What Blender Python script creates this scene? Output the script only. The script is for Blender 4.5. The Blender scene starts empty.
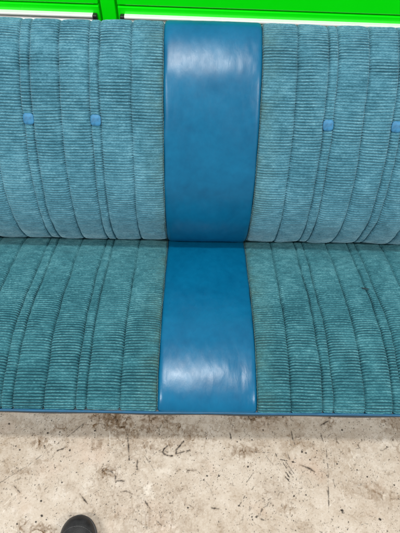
import bpy, bmesh, math, random
import numpy as np
from mathutils import Vector, Matrix

random.seed(7)
rng = np.random.default_rng(11)
scene = bpy.context.scene
COL = scene.collection


# ----------------------------------------------------------------- helpers
def mesh_from(name, verts, faces, mat=None, parent=None, smooth=True, mats=None):
    me = bpy.data.meshes.new(name)
    verts = np.asarray(verts, dtype=np.float64)
    me.from_pydata(verts.tolist(), [], [tuple(int(i) for i in f) for f in faces])
    me.update()
    o = bpy.data.objects.new(name, me)
    COL.objects.link(o)
    if mat is not None:
        me.materials.append(mat)
    if smooth:
        me.polygons.foreach_set('use_smooth', np.ones(len(me.polygons), dtype=bool))
    o.parent = parent
    return o


def grid_obj(name, V, mat=None, parent=None, uv=None, smooth=True):
    """V: array (rows, cols, 3) -> one quad-grid mesh, fast path."""
    nr, nc = V.shape[:2]
    me = bpy.data.meshes.new(name)
    nv = nr * nc
    i = np.arange(nr - 1)[:, None] * nc + np.arange(nc - 1)[None, :]
    quads = np.stack([i, i + 1, i + nc + 1, i + nc], -1).reshape(-1, 4)
    nf = len(quads)
    me.vertices.add(nv)
    me.vertices.foreach_set('co', V.reshape(-1).astype(np.float32))
    me.loops.add(nf * 4)
    me.loops.foreach_set('vertex_index', quads.reshape(-1).astype(np.int32))
    me.polygons.add(nf)
    me.polygons.foreach_set('loop_start', (np.arange(nf) * 4).astype(np.int32))
    if uv is not None:
        lay = me.uv_layers.new(name='UVMap')
        lay.data.foreach_set('uv', uv.reshape(-1, 2)[quads.reshape(-1)].reshape(-1).astype(np.float32))
    me.update(calc_edges=True)
    me.validate()
    if smooth:
        me.polygons.foreach_set('use_smooth', np.ones(nf, dtype=bool))
    if mat is not None:
        me.materials.append(mat)
    o = bpy.data.objects.new(name, me)
    COL.objects.link(o)
    o.parent = parent
    return o


def box_bm(bm, x0, x1, y0, y1, z0, z1, bevel=0.0, seg=2):
    r = bmesh.ops.create_cube(bm, size=1.0)
    vs = r['verts']
    for v in vs:
        v.co = Vector(((x0 + x1) / 2 + v.co.x * (x1 - x0), (y0 + y1) / 2 + v.co.y * (y1 - y0), (z0 + z1) / 2 + v.co.z * (z1 - z0)))
    if bevel > 0:
        es = set()
        for v in vs:
            for e in v.link_edges:
                es.add(e)
        bmesh.ops.bevel(bm, geom=list(es), offset=bevel, segments=seg, profile=0.5, affect='EDGES')


def bm_obj(name, bm, mat, parent=None, smooth=False):
    me = bpy.data.meshes.new(name)
    bmesh.ops.recalc_face_normals(bm, faces=bm.faces[:])
    bm.to_mesh(me)
    bm.free()
    me.materials.append(mat)
    if smooth:
        me.polygons.foreach_set('use_smooth', np.ones(len(me.polygons), dtype=bool))
    o = bpy.data.objects.new(name, me)
    COL.objects.link(o)
    o.parent = parent
    return o


def tube(path, r, n=8, closed=False):
    """verts, faces of a tube along path (k,3); r scalar or (k,)"""
    path = np.asarray(path, float)
    k = len(path)
    rr = np.full(k, r) if np.isscalar(r) else np.asarray(r)
    if closed:
        tan = np.roll(path, -1, 0) - np.roll(path, 1, 0)
    else:
        tan = np.gradient(path, axis=0)
    tan /= np.linalg.norm(tan, axis=1)[:, None] + 1e-12
    up = np.array([0.0, 0.0, 1.0])
    if np.mean(np.abs(tan @ up)) > 0.9:
        up = np.array([1.0, 0.0, 0.0])
    a = np.cross(tan, up)
    bad = np.linalg.norm(a, axis=1) < 1e-3
    a[bad] = [1, 0, 0]
    a /= np.linalg.norm(a, axis=1)[:, None]
    b = np.cross(tan, a)
    th = np.linspace(0, 2 * np.pi, n, endpoint=False)
    V = path[:, None, :] + rr[:, None, None] * (a[:, None, :] * np.cos(th)[None, :, None] + b[:, None, :] * np.sin(th)[None, :, None])
    V = V.reshape(-1, 3)
    F = []
    for i in range(k if closed else k - 1):
        j = (i + 1) % k
        for q in range(n):
            q2 = (q + 1) % n
            F.append((i * n + q, i * n + q2, j * n + q2, j * n + q))
    if not closed:
        F.append(tuple(range(n - 1, -1, -1)))
        F.append(tuple((k - 1) * n + q for q in range(n)))
    return V, F


def join_vf(parts):
    V, F, off = [], [], 0
    for v, f in parts:
        V.append(v)
        F += [tuple(i + off for i in ff) for ff in f]
        off += len(v)
    return np.concatenate(V), F


def empty(name, loc, label, cat, rotz=0.0):
    o = bpy.data.objects.new(name, None)
    COL.objects.link(o)
    o.location = loc
    o.rotation_euler = (0, 0, rotz)
    o.empty_display_size = 0.1
    o['label'] = label
    o['category'] = cat
    return o


def smooth_noise_1d(n, step, amp, r=rng):
    m = int(n / step) + 4
    c = r.normal(0, 1, m)
    x = np.arange(n) / step
    i = x.astype(int)
    t = x - i
    t = t * t * (3 - 2 * t)
    return amp * (c[i] * (1 - t) + c[i + 1] * t)


def noise2(u, v, su, sv, seed):
    """smooth value noise at u/su, v/sv, range about -1..1"""
    r = np.random.default_rng(seed)
    T = r.uniform(-1, 1, (64, 64))
    x, y = u / su + 500.0, v / sv + 500.0
    i, j = np.floor(x).astype(int), np.floor(y).astype(int)
    fx, fy = x - i, y - j
    fx = fx * fx * (3 - 2 * fx)
    fy = fy * fy * (3 - 2 * fy)
    g = lambda a, b: T[a % 64, b % 64]
    return (g(i, j) * (1 - fx) + g(i + 1, j) * fx) * (1 - fy) + (g(i, j + 1) * (1 - fx) + g(i + 1, j + 1) * fx) * fy


def catmull(pts, per=40):
    P = np.array(pts, float)
    P = np.vstack([2 * P[0] - P[1], P, 2 * P[-1] - P[-2]])
    out = []
    for i in range(1, len(P) - 2):
        p0, p1, p2, p3 = P[i - 1:i + 3]
        t = np.linspace(0, 1, per, endpoint=False)[:, None]
        out.append(0.5 * (2 * p1 + (p2 - p0) * t + (2 * p0 - 5 * p1 + 4 * p2 - p3) * t ** 2 + (3 * p1 - p0 - 3 * p2 + p3) * t ** 3))
    out.append(P[-2][None])
    return np.concatenate(out)


class Profile:
    """side curve (y, z) of a cushion, arc-length parametrised, normal on the left/outside"""
    def __init__(self, pts, flip=False):
        c = catmull(pts)
        # light smoothing keeps the curvature even
        for _ in range(60):
            c[1:-1] = 0.25 * c[:-2] + 0.5 * c[1:-1] + 0.25 * c[2:]
        d = np.r_[0, np.cumsum(np.hypot(*np.diff(c, axis=0).T))]
        self.c, self.d, self.L = c, d, d[-1]
        self.sg = -1.0 if flip else 1.0

    def at(self, s):
        s = np.clip(s, 0, self.L)
        y = np.interp(s, self.d, self.c[:, 0])
        z = np.interp(s, self.d, self.c[:, 1])
        e = 0.004
        y1, y0 = np.interp(s + e, self.d, self.c[:, 0]), np.interp(s - e, self.d, self.c[:, 0])
        z1, z0 = np.interp(s + e, self.d, self.c[:, 1]), np.interp(s - e, self.d, self.c[:, 1])
        ty, tz = y1 - y0, z1 - z0
        n = np.hypot(ty, tz) + 1e-12
        return y, z, -tz / n * self.sg, ty / n * self.sg

    def s_near(self, y, z):
        return self.d[np.argmin(np.hypot(self.c[:, 0] - y, self.c[:, 1] - z))]


# ----------------------------------------------------------------- materials
class NT:
    def __init__(self, name):
        self.m = bpy.data.materials.new(name)
        self.m.use_nodes = True
        self.t = self.m.node_tree
        self.t.nodes.clear()
        self.out = self.n('ShaderNodeOutputMaterial')
        self.b = self.n('ShaderNodeBsdfPrincipled')
        self.t.links.new(self.b.outputs[0], self.out.inputs[0])

    def n(self, typ, **kw):
        nd = self.t.nodes.new(typ)
        for k, v in kw.items():
            setattr(nd, k, v)
        return nd

    def link(self, a, b):
        self.t.links.new(a, b)

    def set(self, **kw):
        for k, v in kw.items():
            self.b.inputs[k.replace('_', ' ')].default_value = v

    def coord(self, scale=(1, 1, 1), kind='Object', rot=(0, 0, 0)):
        tc = self.n('ShaderNodeTexCoord')
        mp = self.n('ShaderNodeMapping')
        mp.inputs['Scale'].default_value = scale
        mp.inputs['Rotation'].default_value = rot
        self.link(tc.outputs[kind], mp.inputs[0])
        return mp.outputs[0]

    def noise(self, vec, scale, detail=3, rough=0.5, dist=0.0):
        nd = self.n('ShaderNodeTexNoise')
        nd.inputs['Scale'].default_value = scale
        nd.inputs['Detail'].default_value = detail
        nd.inputs['Roughness'].default_value = rough
        nd.inputs['Distortion'].default_value = dist
        self.link(vec, nd.inputs['Vector'])
        return nd.outputs['Fac']

    def ramp(self, fac, stops, interp='LINEAR'):
        r = self.n('ShaderNodeValToRGB')
        cr = r.color_ramp
        cr.interpolation = interp
        while len(cr.elements) < len(stops):
            cr.elements.new(0.5)
        for e, (p, c) in zip(cr.elements, stops):
            e.position = p
            e.color = c if isinstance(c, tuple) and len(c) == 4 else ((c[0], c[1], c[2], 1) if isinstance(c, tuple) else (c, c, c, 1))
        self.link(fac, r.inputs[0])
        return r.outputs[0]

    def math(self, op, a, b=0.5, clamp=False):
        nd = self.n('ShaderNodeMath', operation=op)
        nd.use_clamp = clamp
        for i, x in enumerate((a, b)):
            if isinstance(x, (int, float)):
                nd.inputs[i].default_value = x
            else:
                self.link(x, nd.inputs[i])
        return nd.outputs[0]

    def mix(self, fac, a, b, blend='MIX'):
        nd = self.n('ShaderNodeMix', data_type='RGBA', blend_type=blend)
        for key, x in ((0, fac), (6, a), (7, b)):
            if isinstance(x, (int, float)):
                nd.inputs[key].default_value = x
            elif isinstance(x, tuple):
                nd.inputs[key].default_value = x if len(x) == 4 else (*x, 1)
            else:
                self.link(x, nd.inputs[key])
        return nd.outputs[2]

    def bump(self, h, strength, dist, prev=None):
        nd = self.n('ShaderNodeBump')
        nd.inputs['Strength'].default_value = strength
        nd.inputs['Distance'].default_value = dist
        self.link(h, nd.inputs['Height'])
        if prev is not None:
            self.link(prev, nd.inputs['Normal'])
        return nd.outputs[0]

    def color(self, sock):
        self.link(sock, self.b.inputs['Base Color'])

    def rough(self, sock):
        self.link(sock, self.b.inputs['Roughness'])

    def normal(self, sock):
        self.link(sock, self.b.inputs['Normal'])


def fabric_mat(name, lo, mid, hi, tint, sheen=0.4):
    m = NT(name)
    # nap: crushed pile lies in patches, plus flecks that run along the ribs (U)
    p1 = m.noise(m.coord((1, 1, 1), 'UV'), 8, 4, 0.6, 0.6)
    p2 = m.noise(m.coord((1, 2.2, 1), 'UV'), 38, 3, 0.6)
    fl = m.noise(m.coord((170, 520, 1), 'UV'), 1.0, 2, 0.6)
    f2 = m.noise(m.coord((560, 800, 1), 'UV'), 1.0, 2, 0.6)
    s = m.math('ADD', m.math('MULTIPLY', p1, 0.22), m.math('MULTIPLY', p2, 0.30))
    s = m.math('ADD', s, m.math('MULTIPLY', fl, 0.40))
    s = m.math('ADD', s, m.math('MULTIPLY', f2, 0.24))
    c = m.ramp(s, [(0.44, lo), (0.585, mid), (0.77, hi)])
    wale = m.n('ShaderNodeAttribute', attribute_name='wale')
    groove_shade = m.mix(0.35, (0.005, 0.036, 0.052), lo)  # shade of the rib grooves, put into the cloth colour
    c = m.mix(m.ramp(wale.outputs['Fac'], [(0.12, 0.0), (0.75, 1.0)]), groove_shade, c)
    # body oils and dust have turned the cloth olive along the centre seams
    uvx = m.n('ShaderNodeSeparateXYZ')
    m.link(m.coord((1, 1, 1), 'UV'), uvx.inputs[0])
    ax = m.math('ABSOLUTE', uvx.outputs[0])
    near = m.ramp(ax, [(0.134, 0.75), (0.150, 0.35), (0.20, 0.0)])
    st = m.ramp(m.noise(m.coord((1, 1, 1), 'UV'), 14, 4, 0.6), [(0.42, 0.1), (0.66, 0.8)])
    c = m.mix(m.math('MULTIPLY', near, st), c, (0.075, 0.125, 0.085))
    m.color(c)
    m.set(Roughness=0.85, Sheen_Weight=sheen, Sheen_Roughness=0.35, Sheen_Tint=(*tint, 1), Specular_IOR_Level=0.15)
    n1 = m.bump(fl, 0.4, 0.0014)
    m.normal(m.bump(f2, 0.5, 0.0009, n1))
    return m.m


def vinyl_mat(name, a, b, rough0=0.21, streak=0.10):
    m = NT(name)
    c1 = m.noise(m.coord((1, 1, 1), 'UV'), 6, 5, 0.6, 0.4)
    c2 = m.noise(m.coord((1, 1, 1), 'UV'), 45, 3, 0.6)
    f = m.math('ADD', m.math('MULTIPLY', c1, 0.75), m.math('MULTIPLY', c2, 0.25))
    m.color(m.ramp(f, [(0.36, a), (0.64, b)]))
    wr = m.noise(m.coord((52, 15, 1), 'UV'), 1.0, 4, 0.6, 0.8)       # fine drag wrinkles along the panel
    wr2 = m.noise(m.coord((120, 55, 1), 'UV'), 1.0, 2, 0.6, 0.6)
    gr = m.n('ShaderNodeTexVoronoi')
    gr.inputs['Scale'].default_value = 900
    m.link(m.coord((1, 1, 1), 'UV'), gr.inputs['Vector'])
    sm = m.noise(m.coord((3, 2, 1), 'UV'), 5, 4, 0.65)
    m.rough(m.ramp(m.math('ADD', m.math('MULTIPLY', sm, 0.7), m.math('MULTIPLY', wr2, 0.3)), [(0.3, rough0), (0.7, rough0 + 0.13)]))
    n = m.bump(wr, streak, 0.004)
    n = m.bump(wr2, streak * 0.6, 0.0012, n)
    n = m.bump(gr.outputs['Distance'], 0.10, 0.0004, n)
    m.normal(n)
    m.set(Specular_IOR_Level=0.38)
    return m.m


def plain_mat(name, col, rough, metal=0.0, var=0.12, vscale=30, bump=0.0, bscale=300, spec=0.5, coat=0.0):
    m = NT(name)
    v = m.noise(m.coord(), vscale, 4, 0.6)
    lo = tuple(c * (1 - var) for c in col)
    hi = tuple(min(1, c * (1 + var)) for c in col)
    m.color(m.ramp(v, [(0.35, lo), (0.65, hi)]))
    m.set(Metallic=metal, Specular_IOR_Level=spec, Coat_Weight=coat, Coat_Roughness=0.08)
    m.rough(m.ramp(v, [(0.3, max(0, rough - 0.05)), (0.7, rough + 0.05)]))
    if bump > 0:
        m.normal(m.bump(m.noise(m.coord(), bscale, 3), bump, 0.001))
    return m.m

# marks and painted light reflections on the floor, in metres (x, y)
SCRATCHES = [
    (1.4, 0.55, [(-0.587, 0.163), (-0.577, 0.168), (-0.512, 0.211), (-0.462, 0.252), (-0.41, 0.292), (-0.344, 0.352)]),
    (4.5, 0.75, [(-0.23, 0.292), (-0.225, 0.263), (-0.219, 0.23)]),
    (4, 0.8, [(-0.196, 0.231), (-0.196, 0.214), (-0.192, 0.201)]),
    (3.5, 0.75, [(-0.295, 0.2), (-0.27, 0.2), (-0.255, 0.187), (-0.255, 0.174), (-0.23, 0.174)]),
    (3, 0.6, [(-0.236, 0.146), (-0.222, 0.149), (-0.204, 0.141)]),
    (3.2, 0.9, [(-0.106, 0.273), (-0.12, 0.262), (-0.124, 0.252), (-0.113, 0.244), (-0.094, 0.243)]),
    (3.2, 0.85, [(-0.062, 0.285), (-0.085, 0.259), (-0.084, 0.248), (-0.043, 0.26)]),
    (3, 0.6, [(-0.051, 0.203), (-0.025, 0.205)]),
    (1.6, 0.5, [(-0.175, 0.242), (-0.146, 0.204)]),
    (3, 0.7, [(-0.166, 0.122), (-0.151, 0.104)]),
    (2.4, 0.8, [(0.076, 0.312), (0.079, 0.292)]),
    (2, 0.75, [(0.146, 0.256), (0.17, 0.255), (0.193, 0.255)]),
    (2.6, 0.9, [(0.208, 0.257), (0.214, 0.238), (0.262, 0.229)]),
    (2.8, 0.95, [(0.208, 0.22), (0.224, 0.2), (0.242, 0.179)]),
    (2.8, 0.95, [(0.22, 0.221), (0.233, 0.205), (0.248, 0.183)]),
    (2, 0.9, [(0.229, 0.227), (0.253, 0.19)]),
    (2, 0.7, [(0.244, 0.257), (0.251, 0.235)]),
    (1.8, 0.6, [(0.238, 0.23), (0.261, 0.195)]),
    (2.2, 0.75, [(0.262, 0.318), (0.265, 0.292), (0.272, 0.272)]),
    (1.6, 0.55, [(0.143, 0.202), (0.121, 0.175)]),
    (2, 0.65, [(0.114, 0.139), (0.096, 0.114)]),
    (3, 0.8, [(0.021, 0.108), (0.04, 0.106)]),
    (2.6, 0.8, [(0.16, 0.107), (0.153, 0.09), (0.139, 0.087), (0.169, 0.078)]),
    (1.6, 0.7, [(0.351, 0.304), (0.362, 0.271), (0.36, 0.216), (0.346, 0.1)]),
    (3, 0.8, [(0.279, 0.222), (0.301, 0.214), (0.32, 0.204)]),
    (6, 0.8, [(0.355, 0.336), (0.379, 0.348)]),
    (3.4, 0.8, [(-0.432, 0.253), (-0.409, 0.264)]),
    (3.6, 0.85, [(-0.538, 0.159), (-0.518, 0.142)]),
    (3.2, 0.85, [(-0.35, 0.14), (-0.337, 0.127), (-0.325, 0.115)]),
    (2.4, 0.6, [(-0.372, 0.085), (-0.342, 0.088)]),
    (2, 0.6, [(-0.452, 0.149), (-0.44, 0.159)]),
    (2.2, 0.6, [(-0.347, 0.16), (-0.34, 0.153)]),
    (2.4, 0.6, [(0.37, 0.183), (0.373, 0.165)]),
    (2, 0.6, [(0.459, 0.279), (0.468, 0.26)]),
    (1.2, 0.35, [(-0.628, 0.375), (-0.492, 0.3), (-0.467, 0.295)]),
    (2.2, 0.6, [(0.293, 0.19), (0.308, 0.172)]),
]
DOTS = [ (0.384, 0.105, 7), (0.385, 0.099, 4), (0.486, 0.084, 6), (-0.396, 0.255, 5), (-0.556, 0.265, 4.5), (-0.542, 0.254, 4.5), (-0.455, 0.121, 4.5), (-0.405, 0.169, 4), (0.126, 0.216, 5), (0.007, 0.19, 4.5), (0.041, 0.19, 4.5), (0.253, 0.14, 5), (0.131, 0.087, 4), (0.132, 0.08, 4), (0.096, 0.114, 4), (-0.046, 0.108, 4.5), (0.47, 0.192, 4.5), (0.544, 0.171, 4.5), (0.545, 0.275, 4), (0.287, 0.143, 4), (0.418, 0.322, 4.5), (0.388, 0.226, 4), (0.444, 0.21, 3.5), (0.288, 0.258, 5), (0.3, 0.255, 4), (0.259, 0.23, 5), (-0.434, 0.306, 4), (-0.469, 0.303, 5), (-0.33, 0.311, 5), (-0.59, 0.328, 5), (-0.446, 0.085, 6), (-0.459, 0.07, 4), (-0.509, 0.065, 4), (-0.431, 0.207, 3.5), (0.097, 0.284, 3.5), (0.142, 0.29, 3.5), (0.31, 0.236, 4), (0.177, 0.319, 4) ]
PALE_LINES = [
    (2.5, 0.6, [(-0.287, 0.314), (-0.282, 0.285), (-0.274, 0.238)]),
    (1.8, 0.5, [(-0.482, 0.359), (-0.473, 0.329), (-0.463, 0.306)]),
    (2, 0.3, [(-0.413, 0.366), (-0.417, 0.312)]),
]
BROWN = [(-0.279, 0.343, 0.033, 0.018, 0.9), (-0.251, 0.332, 0.021, 0.021, 0.9), (-0.301, 0.352, 0.024, 0.012, 0.8), (-0.257, 0.309, 0.018, 0.023, 0.6), (-0.166, 0.333, 0.027, 0.027, 0.5), (-0.121, 0.334, 0.037, 0.017, 0.45), (0.145, 0.355, 0.037, 0.012, 0.8), (0.163, 0.337, 0.015, 0.012, 0.5), (0.216, 0.355, 0.031, 0.01, 0.6), (-0.332, 0.352, 0.015, 0.012, 0.7), (-0.098, 0.287, 0.042, 0.026, 0.4), (-0.044, 0.311, 0.024, 0.023, 0.4), (-0.208, 0.286, 0.06, 0.041, 0.35), (-0.435, 0.312, 0.12, 0.035, 0.25), (0.138, 0.334, 0.122, 0.018, 0.3), (0.383, 0.34, 0.016, 0.012, 0.5), (0.587, 0.339, 0.037, 0.061, 0.5), (-0.235, 0.113, 0.083, 0.051, 0.25), (-0.15, 0.078, 0.096, 0.029, 0.3), (-0.31, 0.053, 0.038, 0.023, 0.25), (-0.434, 0.052, 0.022, 0.011, 0.8), (0.203, 0.155, 0.04, 0.024, 0.3), (-0.278, 0.195, 0.029, 0.016, 0.6), (0.422, 0.293, 0.091, 0.044, 0.2)]
WHITE_AND_GLARE = [(-0.16, 0.157, 0.025, 0.021, 0.8), (-0.115, 0.205, 0.047, 0.016, 0.5), (-0.072, 0.227, 0.058, 0.016, 0.35), (0.493, 0.238, 0.048, 0.051, 0.25), (-0.014, 0.246, 0.074, 0.014, 0.25), (0.102, 0.191, 0.115, 0.054, 0.15)]  # whitish patch, plus floor light reflections painted in as pale blobs

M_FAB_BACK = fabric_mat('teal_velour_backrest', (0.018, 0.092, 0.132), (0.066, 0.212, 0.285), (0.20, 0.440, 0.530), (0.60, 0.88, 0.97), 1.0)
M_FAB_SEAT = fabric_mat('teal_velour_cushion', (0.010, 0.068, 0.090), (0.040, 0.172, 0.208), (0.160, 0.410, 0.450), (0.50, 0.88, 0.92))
M_VINYL = vinyl_mat('blue_vinyl', (0.000, 0.088, 0.195), (0.0010, 0.128, 0.262))
M_VINYL_WORN = vinyl_mat('blue_vinyl_worn', (0.000, 0.088, 0.192), (0.0010, 0.126, 0.255), 0.27, 0.09)
M_VINYL_DULL = plain_mat('blue_vinyl_shell', (0.004, 0.105, 0.22), 0.45, var=0.2, bump=0.1)
M_PIPING = plain_mat('blue_vinyl_piping', (0.003, 0.085, 0.18), 0.45, var=0.15, bump=0.1)
M_FLANGE = plain_mat('slate_backing_cloth', (0.035, 0.060, 0.085), 0.8, var=0.3)
M_BUTTON = plain_mat('blue_vinyl_button', (0.026, 0.165, 0.32), 0.55, var=0.25, vscale=90, bump=0.25)
M_THREAD = plain_mat('tan_seam_thread', (0.085, 0.165, 0.16), 0.8, var=0.5, vscale=120)
M_TEAR = plain_mat('dark_burnt_edge', (0.012, 0.03, 0.035), 0.9, var=0.3)
M_GREEN = plain_mat('bright_green_enamel', (0.002, 0.86, 0.003), 0.25, var=0.03, vscale=3, coat=0.3)
M_ALU = plain_mat('satin_aluminium_trim', (0.72, 0.73, 0.73), 0.3, metal=0.0, var=0.03)
M_BLACK = plain_mat('black_plastic', (0.012, 0.012, 0.013), 0.45, var=0.2)
M_SHOE = plain_mat('black_shoe_upper', (0.016, 0.016, 0.017), 0.52, var=0.35, vscale=50, bump=0.35, bscale=500)
M_SOLE = plain_mat('black_rubber_sole', (0.06, 0.06, 0.06), 0.65, var=0.3, bump=0.2)
M_STITCH = plain_mat('grey_shoe_stitching', (0.15, 0.15, 0.15), 0.8, var=0.4, vscale=300)
M_LACE = plain_mat('charcoal_lace', (0.032, 0.032, 0.033), 0.85, var=0.4, vscale=400)

# ----------------------------------------------------------------- floor
FX0, FX1, FY0, FY1, RES = -0.76, 0.74, 0.0, 0.50, 0.0012


def build_floor():
    xs = np.arange(FX0, FX1 + 1e-9, RES)
    ys = np.arange(FY0, FY1 + 1e-9, RES)
    X, Y = np.meshgrid(xs, ys)
    dark = np.zeros_like(X)
    brown = np.zeros_like(X)
    pale = np.zeros_like(X)

    def window(x, y, r):
        i0 = max(0, int((x - r - FX0) / RES)); i1 = min(len(xs), int((x + r - FX0) / RES) + 2)
        j0 = max(0, int((y - r - FY0) / RES)); j1 = min(len(ys), int((y + r - FY0) / RES) + 2)
        return slice(j0, max(j0, j1)), slice(i0, max(i0, i1))

    def seg(A, p, q, w, s, soft=0.0010, ragged=0.0):
        cx, cy = (p[0] + q[0]) / 2, (p[1] + q[1]) / 2
        r = math.hypot(q[0] - p[0], q[1] - p[1]) / 2 + w * 2 + 0.006
        sl = window(cx, cy, r)
        x, y = X[sl], Y[sl]
        if x.size == 0:
            return
        dx, dy = q[0] - p[0], q[1] - p[1]
        t = np.clip(((x - p[0]) * dx + (y - p[1]) * dy) / (dx * dx + dy * dy + 1e-12), 0, 1)
        wob = 0.0016 * noise2(x, y, 0.008, 0.008, 3) + 0.0008 * noise2(x, y, 0.003, 0.003, 5)
        d = np.hypot(x - p[0] - t * dx, y - p[1] - t * dy) + wob
        w = w * (1 - ragged * (0.45 + 0.55 * noise2(x, y, 0.007, 0.007, 15)))
        k = np.clip((w / 2 - d) / soft + 0.5, 0, 1) * s * (0.75 + 0.25 * np.clip(noise2(x, y, 0.004, 0.004, 8) * 1.6 + 0.5, 0, 1))
        A[sl] = np.maximum(A[sl], k)

    def blob(A, x, y, rx, ry, s, rough=0.35, nz=0.004, ang=0.0, soft=0.35):
        sl = window(x, y, max(rx, ry) * 1.6 + 0.002)
        gx, gy = X[sl] - x, Y[sl] - y
        if gx.size == 0:
            return
        c, sn = math.cos(ang), math.sin(ang)
        u, v = (gx * c + gy * sn) / rx, (-gx * sn + gy * c) / ry
        d = np.hypot(u, v) + rough * noise2(X[sl], Y[sl], nz, nz, 21) + rough * 0.6 * noise2(X[sl], Y[sl], nz * 0.45, nz * 0.45, 22)
        A[sl] = np.maximum(A[sl], np.clip((1.0 - d) / soft, 0, 1) * s)

    for w, s, pts in SCRATCHES:
        for a, b in zip(pts, pts[1:]):
            seg(dark, a, b, w * 0.00100, min(1, s * 1.1), 0.0012, 0.65 if w > 1.9 else 0.15)
            if w > 2.9:
                seg(brown, a, b, w * 0.0028, 0.5, 0.006, 0.5)
    for w, s, pts in PALE_LINES:
        for a, b in zip(pts, pts[1:]):
            seg(pale, a, b, w * 0.001, s)
    for x, y, r in DOTS:
        blob(dark, x, y, r * 0.00075, r * 0.00065, 0.95, 0.25, 0.003)
    r = np.random.default_rng(77)
    extra = [(r.normal(-0.16, 0.19), r.uniform(0.255, 0.365), r.uniform(0.008, 0.03), r.uniform(0.006, 0.018), r.uniform(0.3, 0.75)) for _ in range(34)]
    extra += [(r.uniform(-0.6, 0.6), r.uniform(0.03, 0.36), r.uniform(0.008, 0.035), r.uniform(0.005, 0.02), r.uniform(0.15, 0.45)) for _ in range(46)]
    for x, y, rx, ry, s in BROWN + extra:
        blob(brown, x, y, rx * 1.35, ry * 1.35, min(0.8, s * 0.9), 0.8, 0.009, 0, 0.65)
        # ground-in filaments inside each stain
        sl = window(x, y, max(rx, ry) * 2.0)
        xx, yy = X[sl], Y[sl]
        ridge = 1 - np.abs(noise2(xx + 0.006 * noise2(xx, yy, 0.02, 0.02, 61), yy, 0.011, 0.014, 62)) * 1.0
        ridge2 = 1 - np.abs(noise2(xx, yy, 0.005, 0.006, 63))
        fil = np.clip((ridge - 0.80) / 0.12, 0, 1) * 0.95 + np.clip((ridge2 - 0.84) / 0.12, 0, 1) * 0.55
        fall = np.clip(1.4 - np.hypot((xx - x) / (rx * 1.2), (yy - y) / (ry * 1.2)) + 0.4 * noise2(xx, yy, 0.012, 0.012, 64), 0, 1)
        brown[sl] = np.maximum(brown[sl], np.clip(fil * fall * min(1.0, s * 1.7), 0, 1))
        dark[sl] = np.maximum(dark[sl], np.clip((fil * fall * s - 0.55) * 1.2, 0, 0.7))
    for x, y, rx, ry, s in WHITE_AND_GLARE:
        blob(pale, x, y, rx * 1.1, ry * 1.1, s * 0.8, 0.6, 0.012, 0, 0.9)
    # paint specks, grit and short scuffs trodden into the coating
    r = np.random.default_rng(5)
    for k in range(17000):
        x, y = r.uniform(FX0, FX1), r.uniform(FY0, FY1)
        dens = 0.5 + 0.5 * noise2(np.array(x), np.array(y), 0.07, 0.05, 31) + 0.25 * noise2(np.array(x), np.array(y), 0.02, 0.02, 33)
        if r.uniform() > dens + 0.12:
            continue
        rad = 0.0006 + 0.0011 * r.beta(0.9, 6.0) * 2.6
        blob(dark, x, y, rad * r.uniform(0.8, 1.9), rad, r.uniform(0.45, 1.0), 0.3, 0.0022, r.uniform(0, 3.1), 0.6)
    for k in range(800):
        x, y = r.uniform(FX0, FX1), r.uniform(FY0, FY1)
        if r.uniform() > 0.55 + 0.5 * noise2(np.array(x), np.array(y), 0.06, 0.05, 41):
            continue
        a, l = r.uniform(0, 3.14), r.gamma(2.0, 0.0042)
        b = a + r.normal(0, 0.5)
        m_ = (x + l * math.cos(a), y + l * math.sin(a))
        w, s = r.uniform(0.0007, 0.0018), r.uniform(0.2, 0.65)
        tgt = dark if r.uniform() < 0.75 else pale
        seg(tgt, (x, y), m_, w, s)
        seg(tgt, m_, (m_[0] + l * math.cos(b), m_[1] + l * math.sin(b)), w * 0.8, s)
    for k in range(130):      # faint straight drag scratches
        x, y = r.uniform(FX0, FX1), r.uniform(FY0, FY1)
        a, l = r.normal(1.1, 0.9), r.uniform(0.02, 0.09)
        seg(brown if r.uniform() < 0.6 else pale, (x, y), (x + l * math.cos(a), y + l * math.sin(a)), r.uniform(0.0005, 0.0011), r.uniform(0.15, 0.4))
    for k in range(420):      # rusty smears
        x, y = r.uniform(FX0, FX1), r.uniform(FY0, FY1)
        blob(brown, x, y, r.uniform(0.004, 0.02), r.uniform(0.002, 0.008), r.uniform(0.1, 0.35), 0.8, 0.006, r.uniform(0, 3.1), 0.9)

    nr, nc = X.shape
    V = np.stack([X, Y, np.zeros_like(X)], -1)
    # surrounding coarse quads on the same level, butted to the dense patch
    R = 6.0
    me_v = V.reshape(-1, 3)
    x1, y1 = xs[-1], ys[-1]
    outer = [(-R, -R), (FX0, -R), (x1, -R), (R, -R), (-R, FY0), (FX0, FY0), (x1, FY0), (R, FY0), (-R, y1), (FX0, y1), (x1, y1), (R, y1), (-R, R), (FX0, R), (x1, R), (R, R)]
    ov = np.array([(a, b, 0.0) for a, b in outer])
    base = len(me_v)
    allv = np.concatenate([me_v, ov])
    i = np.arange(nr - 1)[:, None] * nc + np.arange(nc - 1)[None, :]
    quads = np.stack([i, i + 1, i + nc + 1, i + nc], -1).reshape(-1, 4)
    oq = []
    for rr in range(3):
        for cc in range(3):
            if rr == 1 and cc == 1:
                continue
            a = base + rr * 4 + cc
            oq.append((a, a + 1, a + 5, a + 4))
    quads = np.concatenate([quads, np.array(oq)])
    nf = len(quads)
    me = bpy.data.meshes.new('floor')
    me.vertices.add(len(allv))
    me.vertices.foreach_set('co', allv.reshape(-1).astype(np.float32))
    me.loops.add(nf * 4)
    me.loops.foreach_set('vertex_index', quads.reshape(-1).astype(np.int32))
    me.polygons.add(nf)
    me.polygons.foreach_set('loop_start', (np.arange(nf) * 4).astype(np.int32))
    me.update(calc_edges=True)
    at = me.color_attributes.new('marks', 'FLOAT_COLOR', 'POINT')
    C = np.zeros((len(allv), 4), np.float32)
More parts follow.
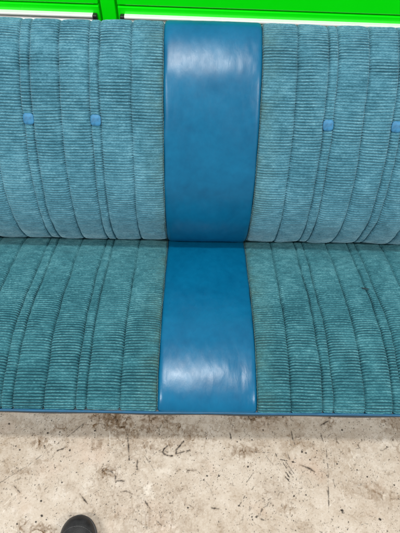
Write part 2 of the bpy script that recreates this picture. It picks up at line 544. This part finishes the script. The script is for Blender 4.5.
    C[:base, 0], C[:base, 1], C[:base, 2], C[:, 3] = dark.ravel(), brown.ravel(), pale.ravel(), 1
    at.data.foreach_set('color', C.ravel())
    o = bpy.data.objects.new('floor', me)
    COL.objects.link(o)
    o['kind'] = 'structure'

    m = NT('stained_beige_floor_coating')
    co = m.coord()
    big = m.noise(co, 4.5, 5, 0.6, 0.3)
    med = m.noise(co, 26, 5, 0.65, 0.3)
    fin = m.noise(co, 170, 4, 0.7)
    f = m.math('ADD', m.math('MULTIPLY', big, 0.34), m.math('ADD', m.math('MULTIPLY', med, 0.36), m.math('MULTIPLY', fin, 0.30)))
    base_c = m.ramp(f, [(0.35, (0.315, 0.240, 0.165)), (0.45, (0.455, 0.382, 0.300)), (0.54, (0.53, 0.462, 0.378)), (0.66, (0.635, 0.578, 0.505))])
    pink = m.noise(co, 7, 3)
    base_c = m.mix(m.ramp(pink, [(0.56, 0.0), (0.72, 0.35)]), base_c, (0.56, 0.40, 0.30))
    vo = m.n('ShaderNodeTexVoronoi')
    vo.inputs['Scale'].default_value = 260
    m.link(m.coord(), vo.inputs['Vector'])
    rnd = m.n('ShaderNodeSeparateColor')
    m.link(vo.outputs['Color'], rnd.inputs[0])
    speck = m.math('MULTIPLY', m.math('LESS_THAN', vo.outputs['Distance'], 0.30), m.math('GREATER_THAN', rnd.outputs[0], 0.80))
    speck = m.math('MULTIPLY', speck, m.ramp(m.noise(co, 18, 3), [(0.42, 0.0), (0.66, 0.55)]))
    a = m.n('ShaderNodeVertexColor', layer_name='marks')
    sep = m.n('ShaderNodeSeparateColor')
    m.link(a.outputs['Color'], sep.inputs[0])
    c = m.mix(m.math('MULTIPLY', sep.outputs[2], 0.75), base_c, (0.80, 0.75, 0.66))
    brk = m.ramp(m.noise(co, 120, 4, 0.7), [(0.36, 0.55), (0.58, 1.0)])
    c = m.mix(m.math('MULTIPLY', sep.outputs[1], brk), c, (0.125, 0.062, 0.016))
    c = m.mix(speck, c, (0.17, 0.13, 0.09))
    c = m.mix(m.math('MULTIPLY', sep.outputs[0], 1.0), c, (0.010, 0.006, 0.003))
    m.color(c)
    m.rough(m.ramp(m.noise(co, 14, 4, 0.6), [(0.3, 0.40), (0.7, 0.58)]))
    n = m.bump(med, 0.25, 0.004)
    n = m.bump(fin, 0.35, 0.0014, n)
    m.normal(n)
    m.set(Specular_IOR_Level=0.2)
    me.materials.append(m.m)
    return o


build_floor()

# ----------------------------------------------------------------- bench seat
BACK = Profile([(1.02, .118), (.96, .130), (.915, .150), (.889, .188), (.875, .240), (.872, .305), (.884, .368), (.905, .430), (.943, .498),
                (.987, .565), (1.028, .618), (1.068, .6625), (1.104, .692), (1.145, .718), (1.178, .733), (1.203, .738), (1.229, .729), (1.250, .704), (1.259, .655), (1.256, .60)])
SEAT = Profile([(1.04, .088), (.975, .104), (.908, .135), (.82, .167), (.728, .1955), (.643, .2215), (.57, .2405), (.505, .2475), (.458, .247), (.41, .243),
                (.37, .236), (.345, .229), (.327, .220), (.3185, .210), (.3215, .196)], flip=True)
# sewing lines across the bench (metres from the middle)
PANEL = 0.130
BACK_R = [0.132, 0.227, 0.309, 0.3355, 0.420, 0.498, 0.525, 0.612, 0.700, 0.795]
BACK_L = [-s for s in (0.132, 0.219, 0.304, 0.3305, 0.411, 0.488, 0.514, 0.600, 0.695, 0.795)][::-1]
SEAT_R = [0.132, 0.223, 0.307, 0.335, 0.419, 0.494, 0.522, 0.610, 0.700, 0.795]
SEAT_L = [-s for s in (0.132, 0.231, 0.319, 0.347, 0.430, 0.511, 0.541, 0.625, 0.710, 0.795)][::-1]
HALF = 0.80
PITCH = 0.0079
ZERO = (0, 0, 0)

bench = empty('bench_seat', ZERO, 'long teal ribbed velour bench seat with a glossy blue vinyl centre panel', 'bench seat')


def fabric(name, prof, seams, parent, mat, seed, amp_fn, s0=0.0, s1=None, depth=0.0034, buttons=None):
    r = np.random.default_rng(seed)
    s1 = prof.L if s1 is None else s1
    S = np.arange(s0, s1, PITCH / 9)
    cols_x, cols_u, cols_k = [], [], []
    for k, (a, b) in enumerate(zip(seams, seams[1:])):
        n = 22 if b - a > 0.05 else 12
        t = np.linspace(0, 1, n + 1)
        t = 0.5 - 0.5 * np.cos(np.pi * t) * (0.35) - (t * 2 - 1) * -0.325   # denser near the seams
        t = (t - t[0]) / (t[-1] - t[0])
        last = k == len(seams) - 2
        tt = t if last else t[:-1]
        cols_x.append(a + (b - a) * tt); cols_u.append(tt); cols_k.append(np.full(len(tt), k))
    x = np.concatenate(cols_x); u = np.concatenate(cols_u); kk = np.concatenate(cols_k)
    width = np.array([b - a for a, b in zip(seams, seams[1:])])[kk]
    Sg, Xg = np.meshgrid(S, x, indexing='ij')
    Ug = np.broadcast_to(u, Sg.shape); Wg = np.broadcast_to(width, Sg.shape); Kg = np.broadcast_to(kk, Sg.shape)
    # each seam line wanders a millimetre or so along its run
    wander = np.stack([smooth_noise_1d(len(S), 90, 0.0011, r) + smooth_noise_1d(len(S), 22, 0.0004, r) for _ in seams], 1)
    wander[:, 0] *= 0.3; wander[:, -1] *= 0.3
    Xg = Xg + wander[np.arange(len(S))[:, None], Kg] * (1 - Ug) + wander[np.arange(len(S))[:, None], Kg + 1] * Ug
    # rib phase: a little different in every sewn strip, drifting slowly
    ph = r.uniform(-0.30, 0.30, len(seams))[Kg]
    e = np.abs(2 * Ug - 1)
    ph = ph + 0.15 * noise2(Xg, Sg, 0.07, 0.10, seed + 1) + 0.035 * noise2(Xg, Sg, 0.012, 0.03, seed + 2) - 0.22 * e ** 8
    w = np.abs(np.sin(np.pi * (Sg / PITCH + ph)))
    rib = w ** 1.5
    amp = amp_fn(Sg) * (0.80 + 0.35 * noise2(Xg, Sg, 0.05, 0.035, seed + 3)) * (0.95 + 0.12 * noise2(Xg, Sg, 0.007, PITCH, seed + 4))
    amp = np.clip(amp, 0.05, 1.2)
    d_edge = np.minimum(Ug, 1 - Ug) * Wg
    lip = 1 - np.exp(-(d_edge / 0.0022) ** 1.3)
    puffh = np.where(Wg > 0.05, 0.0058, 0.0028) * (1 + 0.25 * noise2(Xg, Sg, 0.09, 0.07, seed + 5))
    puff = puffh * np.clip(1 - e ** 3.0, 0, 1) ** 0.85
    # stitches pull the seam down a touch every few millimetres
    groove = (-0.0048 if prof is BACK else -0.0060) * np.exp(-(d_edge / 0.0023) ** 2) * (1 + 0.35 * np.sin(2 * np.pi * Sg / 0.0062 + 2 * noise2(Xg, Sg, 0.2, 0.02, seed + 9)))
    lump = 0.0022 * noise2(Xg, Sg, 0.075, 0.06, seed + 6) + 0.0006 * noise2(Xg, Sg, 0.018, 0.014, seed + 7)
    fuzz = 0.00022 * noise2(Xg, Sg, 0.0030, 0.0016, seed + 8) + 0.00022 * noise2(Xg, Sg, 0.008, 0.0022, seed + 10)
    taper = 1 - 0.55 * np.clip((Sg - prof.L + 0.26) / 0.10, 0, 1) if prof is BACK else 1 - 0.85 * np.clip((Sg - prof.L + 0.055) / 0.035, 0, 1)
    puff = puff * taper * (0.5 + 0.5 * np.clip((Sg - 0.14) / 0.08, 0, 1))
    for bx, bs in buttons or []:      # the buttons are pulled down into the padding
        H_b = np.exp(-(((Xg - bx) / 0.019) ** 2 + ((Sg - bs) / 0.026) ** 2))
        puff = puff - 0.0048 * H_b
    H = -0.0030 + puff + groove + lump + depth * amp * rib * (0.25 + 0.75 * lip) + fuzz
    y, z, ny, nz = prof.at(S)
    V = np.stack([Xg, y[:, None] + ny[:, None] * H, z[:, None] + nz[:, None] * H], -1)
    uv = np.stack([Xg, Sg], -1)
    o = grid_obj(name, V, mat, parent, uv)
    at = o.data.attributes.new('wale', 'FLOAT', 'POINT')     # 1 on rib crests, low in grooves and seams where shade is painted in
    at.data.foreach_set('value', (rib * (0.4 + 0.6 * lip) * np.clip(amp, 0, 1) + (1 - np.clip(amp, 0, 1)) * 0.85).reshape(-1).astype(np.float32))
    return o


def panel(prof, parent, s0, s1, seed, mat):
    S = np.arange(s0, s1, 0.0035)
    t = np.linspace(-1, 1, 97)
    t = np.sign(t) * (1 - (1 - np.abs(t)) ** 1.35)
    Sg, T = np.meshgrid(S, t, indexing='ij')
    Xg = T * (PANEL + 0.0015) + 0.0012 * noise2(np.sign(T) * 0.3, Sg, 0.5, 0.05, seed) * np.abs(T) ** 4
    d = (1 - np.abs(T)) * PANEL
    H = -0.0055 + 0.0085 * (1 - np.exp(-(d / 0.0032) ** 1.0)) + 0.0015 * (1 - T ** 2)
    H += 0.0011 * noise2(Xg, Sg, 0.05, 0.09, seed + 1) * (1 - np.exp(-d / 0.02))
    H += 0.00032 * noise2(Xg, Sg, 0.013, 0.030, seed + 2) * (1 - np.exp(-d / 0.01))
    y, z, ny, nz = prof.at(S)
    V = np.stack([Xg, y[:, None] + ny[:, None] * H, z[:, None] + nz[:, None] * H], -1)
    return grid_obj('centre_panel', V, mat, parent, np.stack([Xg, Sg], -1))


def prism(name, poly, mat, parent, x0=-HALF, x1=HALF):
    """closed side outline (y, z) extruded across the bench; nx stations so it can sag"""
    poly = np.array(poly)
    k, nx = len(poly), 29
    xs = np.linspace(x0, x1, nx)
    V = np.array([(x, p[0], p[1]) for x in xs for p in poly])
    F = [(i * k + j, i * k + (j + 1) % k, (i + 1) * k + (j + 1) % k, (i + 1) * k + j) for i in range(nx - 1) for j in range(k)]
    F += [tuple(range(k - 1, -1, -1)), tuple((nx - 1) * k + j for j in range(k))]
    o = mesh_from(name, V, F, mat, parent, smooth=False)
    bm = bmesh.new(); bm.from_mesh(o.data)
    bmesh.ops.recalc_face_normals(bm, faces=bm.faces[:])
    bm.to_mesh(o.data); bm.free()
    return o


def inset(prof, s0, s1, n, off):
    s = np.linspace(s0, s1, n)
    y, z, ny, nz = prof.at(s)
    return list(zip(y + ny * off, z + nz * off))


def seam_thread(prof, x, parent, s0, s1, seed):
    r = np.random.default_rng(seed)
    parts = []
    s = s0
    while s < s1:
        l = r.uniform(0.006, 0.0075)
        ss = np.linspace(s, s + l, 4)
        y, z, ny, nz = prof.at(ss)
        off = -0.0011 + 0.0005 * np.sin(np.linspace(0.2, 2.9, 4))
        xx = x + 0.0006 * np.sin(s * 37) + r.normal(0, 0.00025)
        parts.append(tube(np.stack([np.full(4, xx), y + ny * off, z + nz * off], 1), 0.00065, 5))
        s += l + r.uniform(0.0002, 0.0006)
    V, F = join_vf(parts)
    return mesh_from('seam_thread', V, F, M_THREAD, parent)


# backrest -----------------------------------------------------------
rear = [(1.225, .45), (1.175, .25), (1.125, .03), (1.06, .03), (1.045, .10)]
backrest = prism('backrest', inset(BACK, 0.02, BACK.L, 70, -0.014) + rear, M_VINYL_DULL, bench)
s_btn = BACK.s_near(0.999, 0.582)
BTN = (-0.499, -0.3165, 0.321, 0.5105)
amp_b = lambda s: np.interp(s, [0.0, 0.20, 0.40, 0.60, 0.78, 0.90, 1.0], [0.28, 0.34, 0.55, 0.80, 1.0, 0.8, 0.4])
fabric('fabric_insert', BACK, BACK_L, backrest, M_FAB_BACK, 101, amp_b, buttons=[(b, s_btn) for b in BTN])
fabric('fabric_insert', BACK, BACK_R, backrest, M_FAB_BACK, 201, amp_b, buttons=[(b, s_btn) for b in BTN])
panel(BACK, backrest, 0.0, BACK.L, 301, M_VINYL_WORN)
for sgn, sd in ((-1, 1), (1, 2)):
    seam_thread(BACK, sgn * (PANEL + 0.0022), backrest, 0.10, BACK.L - 0.10, sd)


def button_mesh():
    # rounded-square upholstered button, slightly domed
    n, rings = 40, 9
    V, F = [], []
    th = np.linspace(0, 2 * np.pi, n, endpoint=False)
    p = 3.6
    ex = np.sign(np.cos(th)) * np.abs(np.cos(th)) ** (2 / p)
    ey = np.sign(np.sin(th)) * np.abs(np.sin(th)) ** (2 / p)
    for k in range(rings + 1):
        f = k / rings
        rad = math.sin(f * math.pi / 2) if k < rings else 1.0
        hgt = 0.0044 * (math.cos(f * math.pi / 2)) ** 0.75
        for a, b in zip(ex, ey):
            V.append((a * rad * 0.0146, b * rad * 0.0152, hgt))
    for a, b in zip(ex, ey):
        V.append((a * 0.0135, b * 0.0141, -0.006))
    for k in range(rings + 1):
        for q in range(n):
            q2 = (q + 1) % n
            F.append((k * n + q, (k + 1) * n + q, (k + 1) * n + q2, k * n + q2))
    return V, F


BV, BF = button_mesh()
b0 = None
for x in BTN:
    if b0 is None:
        b0 = mesh_from('button', BV, BF, M_BUTTON, backrest)
        b = b0
    else:
        b = b0.copy(); COL.objects.link(b); b.parent = backrest
    y, z, ny, nz = (float(v) for v in BACK.at(np.array(s_btn)))
    nrm = Vector((0, ny, nz)); xa = Vector((1, 0, 0)); ya = nrm.cross(xa)
    rot = Matrix((xa, ya, nrm)).transposed().to_4x4()
    b.matrix_local = Matrix.Translation(Vector((x, y, z)) - nrm * 0.0026) @ rot @ Matrix.Rotation(random.uniform(-0.07, 0.07), 4, 'Z')

# seat cushion ---------------------------------------------------------
skirt = [(.330, .165), (.345, .115), (.375, .055), (.397, .012), (.41, .0), (1.02, .0), (1.045, .03)]
cushion = prism('seat_cushion', inset(SEAT, 0.0, SEAT.L - 0.004, 74, -0.0130) + skirt, M_VINYL_DULL, bench)
s_mid = SEAT.s_near(.70, .205)
s_back = SEAT.s_near(.86, .152)
amp_s = lambda s: 0.22 + 0.88 * np.clip((s - s_back) / (s_mid - s_back + 0.05), 0, 1) ** 1.2
s_end = SEAT.L
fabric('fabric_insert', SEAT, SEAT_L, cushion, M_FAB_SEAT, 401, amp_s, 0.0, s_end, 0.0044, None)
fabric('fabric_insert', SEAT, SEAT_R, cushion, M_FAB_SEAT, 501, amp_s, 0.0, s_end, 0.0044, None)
panel(SEAT, cushion, 0.0, s_end, 601, M_VINYL)
for sgn, sd in ((-1, 3), (1, 4)):
    seam_thread(SEAT, sgn * (PANEL + 0.0022), cushion, 0.10, s_end - 0.024, sd)
# welt cord along the front edge
px = np.linspace(-HALF, HALF, 240)
sag = smooth_noise_1d(240, 34, 0.0016) + smooth_noise_1d(240, 11, 0.0005)
V, F = tube(np.stack([px, 0.3146 + 0.6 * smooth_noise_1d(240, 30, 0.0012), 0.2100 + sag], 1), 0.0034, 10)
mesh_from('front_piping', V, F, M_PIPING, cushion)
# flat flange of vinyl the cord is sewn to, hanging below it
fl = np.zeros((7, 240, 3))
for k in range(7):
    fl[k, :, 0] = px
    fl[k, :, 1] = 0.3160 + 0.0004 * k + 0.0010 * np.sin(px * 23 + k * 0.3)
    fl[k, :, 2] = 0.2055 + sag - 0.0050 * k
fo = grid_obj('front_flange', fl, M_FLANGE, cushion, smooth=True)
so = fo.modifiers.new('thick', 'SOLIDIFY'); so.thickness = 0.0016
# little dark tear in the right-hand cushion
ty, tz, tny, tnz = (float(v) for v in SEAT.at(np.array(SEAT.s_near(.697, .205))))
TV, TF = [], []
for k in range(13):
    t = k / 12 * 2 - 1
    hw = 0.0030 * (1 - t * t) ** 0.6 * (1 + 0.3 * math.sin(k * 2.1))
    cx, cy = 0.489 + 0.0115 * t, 0.003 * -t + 0.001 * math.sin(k * 1.3)
    for q, (dy, dn) in enumerate(((-hw, 0.0), (0, 0.0014), (hw, 0.0))):
        vy = cy + dy
        TV.append((cx, ty + vy * 0.955 + tny * (0.0050 + dn), tz - vy * 0.30 + tnz * (0.0050 + dn)))
for k in range(12):
    for q in range(2):
        a = k * 3 + q
        TF.append((a, a + 3, a + 4, a + 1))
tear = mesh_from('torn_nick', TV, TF, M_TEAR, cushion)

# ----------------------------------------------------------------- tool cabinet
PIV = (-0.32, 1.45, 0.0)
cab = empty('tool_cabinet', PIV, 'bright green tool cabinet with white metal drawer pulls standing behind the bench seat', 'tool cabinet', math.radians(-1.1))
W0, W1, DEP, TOP = -0.98, 1.22, 0.52, 1.04
bm = bmesh.new()
box_bm(bm, W0, W1, 0.024, DEP, 0.10, TOP - 0.035, 0.0)                      # carcass
for a, b in ((W0, W0 + 0.035), (-0.0265, 0.0175), (W1 - 0.035, W1)):
    box_bm(bm, a, b, -0.001, 0.0235, 0.10, TOP - 0.036, 0.0025)               # uprights between the drawer banks
box_bm(bm, W0 - 0.004, W1 + 0.004, -0.008, DEP + 0.004, TOP - 0.034, TOP, 0.006)
bm_obj('cabinet_frame', bm, M_GREEN, cab)
bm = bmesh.new()
box_bm(bm, W0 + 0.02, W1 - 0.02, 0.05, DEP - 0.03, 0.0, 0.099, 0.004)
bm_obj('plinth', bm, M_BLACK, cab)


def drawer(x0, x1, z0, z1):
    bm = bmesh.new()
    box_bm(bm, x0, x1, 0.0, 0.0225, z0, z1, 0.0022)
    d = bm_obj('drawer', bm, M_GREEN, cab)
    # aluminium pull: two rounded lips with a groove between them
    zt = z1 - 0.0215
    sec = []
    for (cy, cz, r, a0, a1) in ((-0.0125, zt - 0.0045, 0.0045, 90, 250), (-0.0125, zt - 0.0205, 0.0045, 110, 270)):
        for k in range(8):
            a = math.radians(a0 + (a1 - a0) * k / 7)
            sec.append((cy + r * math.cos(a), cz + r * math.sin(a)))
        if a0 == 90:
            sec += [(-0.0030, zt - 0.0095), (-0.0030, zt - 0.0155)]
    sec += [(-0.0005, zt - 0.025), (-0.0005, zt)]
    k = len(sec)
    xa, xb = x0 + 0.020, x1 - 0.020
    V = [(x, y, z) for x in (xa, xb) for y, z in sec]
    F = [(j, (j + 1) % k, k + (j + 1) % k, k + j) for j in range(k)] + [tuple(range(k)), tuple(range(2 * k - 1, k - 1, -1))]
    p = mesh_from('drawer_pull', V, F, M_ALU, d, smooth=False)
    for xs0, xs1 in ((x0 + 0.006, xa + 0.0005), (xb - 0.0005, x1 - 0.006)):
        bm = bmesh.new()
        box_bm(bm, xs0, xs1, -0.0195, -0.0005, zt - 0.0265, zt + 0.0015, 0.0035, 3)
        bm_obj('end_cap', bm, M_BLACK, d)
    return d


heights = [(0.651 - 0.0, 0.785), (0.79, 0.995), (0.512, 0.645), (0.375, 0.506), (0.24, 0.369), (0.11, 0.234)]
for z0, z1 in heights:
    drawer(W0 + 0.038, -0.0345, z0, z1)
    drawer(0.0255, W1 - 0.038, z0, z1)

# ----------------------------------------------------------------- shoe
shoe = empty('shoe', (-0.330, -0.055, 0.0), 'black round-toed shoe standing on the speckled floor in front of the bench', 'shoe', math.radians(3))
L_ = 0.285


def outline(t):
    """half width left / right of a shoe sole at t = 0 heel .. 1 toe"""
    T = [0, .03, .08, .18, .32, .48, .62, .74, .84, .91, .96, .985, 1.0]
    A = [.004, .019, .028, .033, .0315, .035, .043, .0475, .0465, .041, .0305, .0205, .003]
    B = [.004, .019, .028, .033, .034, .040, .048, .0505, .0475, .0405, .0295, .0195, .003]
    return np.interp(t, T, A), np.interp(t, T, B)


def smooth_t(n):
    return 0.5 - 0.5 * np.cos(np.linspace(0, np.pi, n))


def ring_outline(grow=0.0, n=60):
    t = smooth_t(n)
    a, b = outline(t)
    y = -0.145 + L_ * t
    for _ in range(3):
        a[1:-1] = .25 * a[:-2] + .5 * a[1:-1] + .25 * a[2:]
        b[1:-1] = .25 * b[:-2] + .5 * b[1:-1] + .25 * b[2:]
    left = np.stack([-a, y], 1)
    right = np.stack([b, y], 1)[::-1]
    P = np.concatenate([left, right[1:-1]])
    c = np.array([0.0, -0.01])
    d = P - c
    return P + grow * d / np.linalg.norm(d, axis=1)[:, None]


def stack_rings(levels, mat, name, cap_top=True):
    rings = []
    for z, g in levels:
        P = ring_outline(g)
        rings.append(np.c_[P, np.full(len(P), z)])
    n = len(rings[0])
    V = np.concatenate(rings)
    F = [(i * n + j, i * n + (j + 1) % n, (i + 1) * n + (j + 1) % n, (i + 1) * n + j) for i in range(len(rings) - 1) for j in range(n)]
    F.append(tuple(range(n - 1, -1, -1)))
    if cap_top:
        F.append(tuple((len(rings) - 1) * n + j for j in range(n)))
    return mesh_from(name, V, F, mat, shoe)


stack_rings([(0.0, -0.002), (0.003, 0.001), (0.010, 0.002), (0.013, 0.0005), (0.016, 0.002), (0.024, 0.0025), (0.0262, 0.001), (0.0268, -0.003)], M_SOLE, 'sole')
# upper: cross-sections from heel to toe
nt, na = 46, 25
ts = smooth_t(nt) * 0.985 + 0.006
a_, b_ = outline(ts)
ridge = np.interp(ts, [0, .03, .10, .22, .34, .44, .54, .64, .74, .84, .91, .96, 1.0], [.075, .092, .098, .094, .096, .098, .089, .077, .066, .058, .052, .044, .030])
UV_ = []
for i, t in enumerate(ts):
    y = -0.145 + L_ * t
    for k in range(na):
        an = math.pi * k / (na - 1)
        cx, sx = math.cos(an), math.sin(an)
        e = np.interp(t, [0, .3, .5, .8, 1], [.75, .75, .8, .85, .9])
        hw = (b_[i] if cx > 0 else a_[i]) - 0.0025
        X_ = math.copysign(abs(cx) ** e, cx) * max(hw, 0.0015)
        Z_ = 0.024 + (ridge[i] - 0.024) * abs(sx) ** np.interp(t, [0, .5, .75, 1], [.55, .62, .72, .85])
        UV_.append((X_, y, Z_))
UF = [(i * na + k, i * na + k + 1, (i + 1) * na + k + 1, (i + 1) * na + k) for i in range(nt - 1) for k in range(na - 1)
      if not (ts[i] > 0.06 and ts[i] < 0.40 and 7 <= k <= na - 9)]
up = mesh_from('upper', UV_, UF, M_SHOE, shoe)
up.modifiers.new('thick', 'SOLIDIFY').thickness = 0.002
md = up.modifiers.new('sub', 'SUBSURF'); md.levels = 1; md.render_levels = 2


def on_upper(i, grow=0.0008, lo=0, hi=na):
    P = np.array(UV_[i * na + lo:i * na + hi])
    c = np.array([0.0, P[0, 1], 0.03])
    d = P - c
    return P + grow * d / np.linalg.norm(d, axis=1)[:, None]


def curved_seam(tc, bow, r, grow=0.001):
    """arc over the toe: the middle of the seam lies further back than its ends"""
    pts = []
    for k in range(1, na - 1):
        an = math.pi * k / (na - 1)
        t = tc + bow * (1 - math.sin(an)) ** 1.0
        i = np.interp(t, ts, np.arange(nt))
        i0 = int(min(i, nt - 2)); f = i - i0
        p = np.array(UV_[i0 * na + k]) * (1 - f) + np.array(UV_[(i0 + 1) * na + k]) * f
        d = p - np.array([0, p[1] - 0.01, 0.03]); d /= np.linalg.norm(d)
        pts.append(p + d * grow)
    return tube(np.array(pts), r, 6)


V, F = join_vf([curved_seam(0.76, -0.16, 0.0012), curved_seam(0.775, -0.16, 0.0007), curved_seam(0.905, -0.14, 0.0013, 0.0008), curved_seam(0.917, -0.14, 0.0009, 0.0006), curved_seam(0.955, -0.08, 0.0012, 0.0006)])
mesh_from('toe_seam', V, F, M_STITCH, shoe)
# rand: raised rubber band where the upper meets the sole
P = ring_outline(-0.0005, 60)
V, F = tube(np.c_[P, np.full(len(P), 0.0275)], 0.0026, 8, closed=True)
mesh_from('welt', V, F, M_SOLE, shoe)
laces = []
for q, t in enumerate((0.44, 0.495, 0.55, 0.605, 0.655)):
    i = int(np.argmin(np.abs(ts - t))); j = int(np.argmin(np.abs(ts - (t + 0.035))))
    A_, B_ = on_upper(i, 0.0022, 8, na - 8), on_upper(j, 0.0022, 8, na - 8)
    w = np.linspace(0, 1, len(A_))[:, None]
    laces.append(tube(A_ * (1 - w) + B_ * w, 0.0021, 6)); laces.append(tube(B_ * (1 - w) + A_ * w + [0, 0, 0.0016], 0.0021, 6))
V, F = join_vf(laces)
mesh_from('laces', V, F, M_LACE, shoe)
# padded collar and dark lining inside the opening
i0, i1 = int(np.argmax(ts > 0.06)), int(np.argmax(ts > 0.40))
loop = [UV_[i * na + 7] for i in range(i0, i1 + 1)] + [UV_[i1 * na + k] for k in range(8, na - 8)] + [UV_[i * na + na - 8] for i in range(i1, i0 - 1, -1)] + [UV_[i0 * na + k] for k in range(na - 9, 7, -1)]
V, F = tube(np.array(loop), 0.0042, 8, closed=True)
mesh_from('collar', V, F, M_SHOE, shoe)
lp = np.array(loop); c = lp.mean(0)
lin = np.stack([c + (lp - c) * f + np.array([0, 0, -0.055 * (1 - f) ** 0.5]) for f in (1.0, 0.9, 0.7, 0.4, 0.1)])
lin = np.concatenate([lin, lin[:, :1]], 1)
grid_obj('lining', lin, M_LACE, shoe)

# ----------------------------------------------------------------- light
def lamp(name, loc, sx, sy, power, col=(1, 0.98, 0.95), target=None):
    l = bpy.data.lights.new(name, 'AREA')
    l.shape = 'RECTANGLE'; l.size = sx; l.size_y = sy; l.energy = power; l.color = col
    o = bpy.data.objects.new(name, l); COL.objects.link(o); o.location = loc
    if target is not None:
        d = Vector(target) - Vector(loc)
        o.rotation_euler = d.to_track_quat('-Z', 'Y').to_euler()
    return o


lamp('ceiling_light', (-0.18, 0.55, 2.95), 0.95, 0.17, 45)
lamp('ceiling_light', (-1.9, -0.75, 2.9), 1.25, 0.30, 66)
lamp('ceiling_light', (2.0, -0.75, 2.9), 1.25, 0.30, 66)
w = bpy.data.worlds.new('World')
scene.world = w
w.use_nodes = True
bg = w.node_tree.nodes['Background']
bg.inputs[0].default_value = (0.95, 0.98, 1.0, 1)
bg.inputs[1].default_value = 0.45

# ----------------------------------------------------------------- camera
pitch, yaw, roll = math.radians(58), -0.0279, 0.0412
fh = Vector((-math.sin(yaw), math.cos(yaw), 0)); rt = Vector((math.cos(yaw), math.sin(yaw), 0)); upv = Vector((0, 0, 1))
fwd = math.cos(pitch) * fh - math.sin(pitch) * upv
dn = -math.sin(pitch) * fh - math.cos(pitch) * upv
R = math.cos(roll) * rt - math.sin(roll) * dn
D = math.sin(roll) * rt + math.cos(roll) * dn
cd = bpy.data.cameras.new('camera')
cam = bpy.data.objects.new('camera', cd)
COL.objects.link(cam)
cam.matrix_world = Matrix.Translation((-0.0434, 0, 1.44)) @ Matrix((R, -D, -fwd)).transposed().to_4x4()
cd.sensor_fit = 'HORIZONTAL'; cd.sensor_width = 36; cd.lens = 36 * 460 / 400
cd.clip_start = 0.02; cd.clip_end = 100
scene.camera = cam
scene.view_settings.view_transform = 'Standard'
scene.view_settings.look = 'None'
scene.view_settings.exposure = 0
scene.view_settings.gamma = 1
scene.cycles.use_denoising = True
scene.cycles.max_bounces = 8
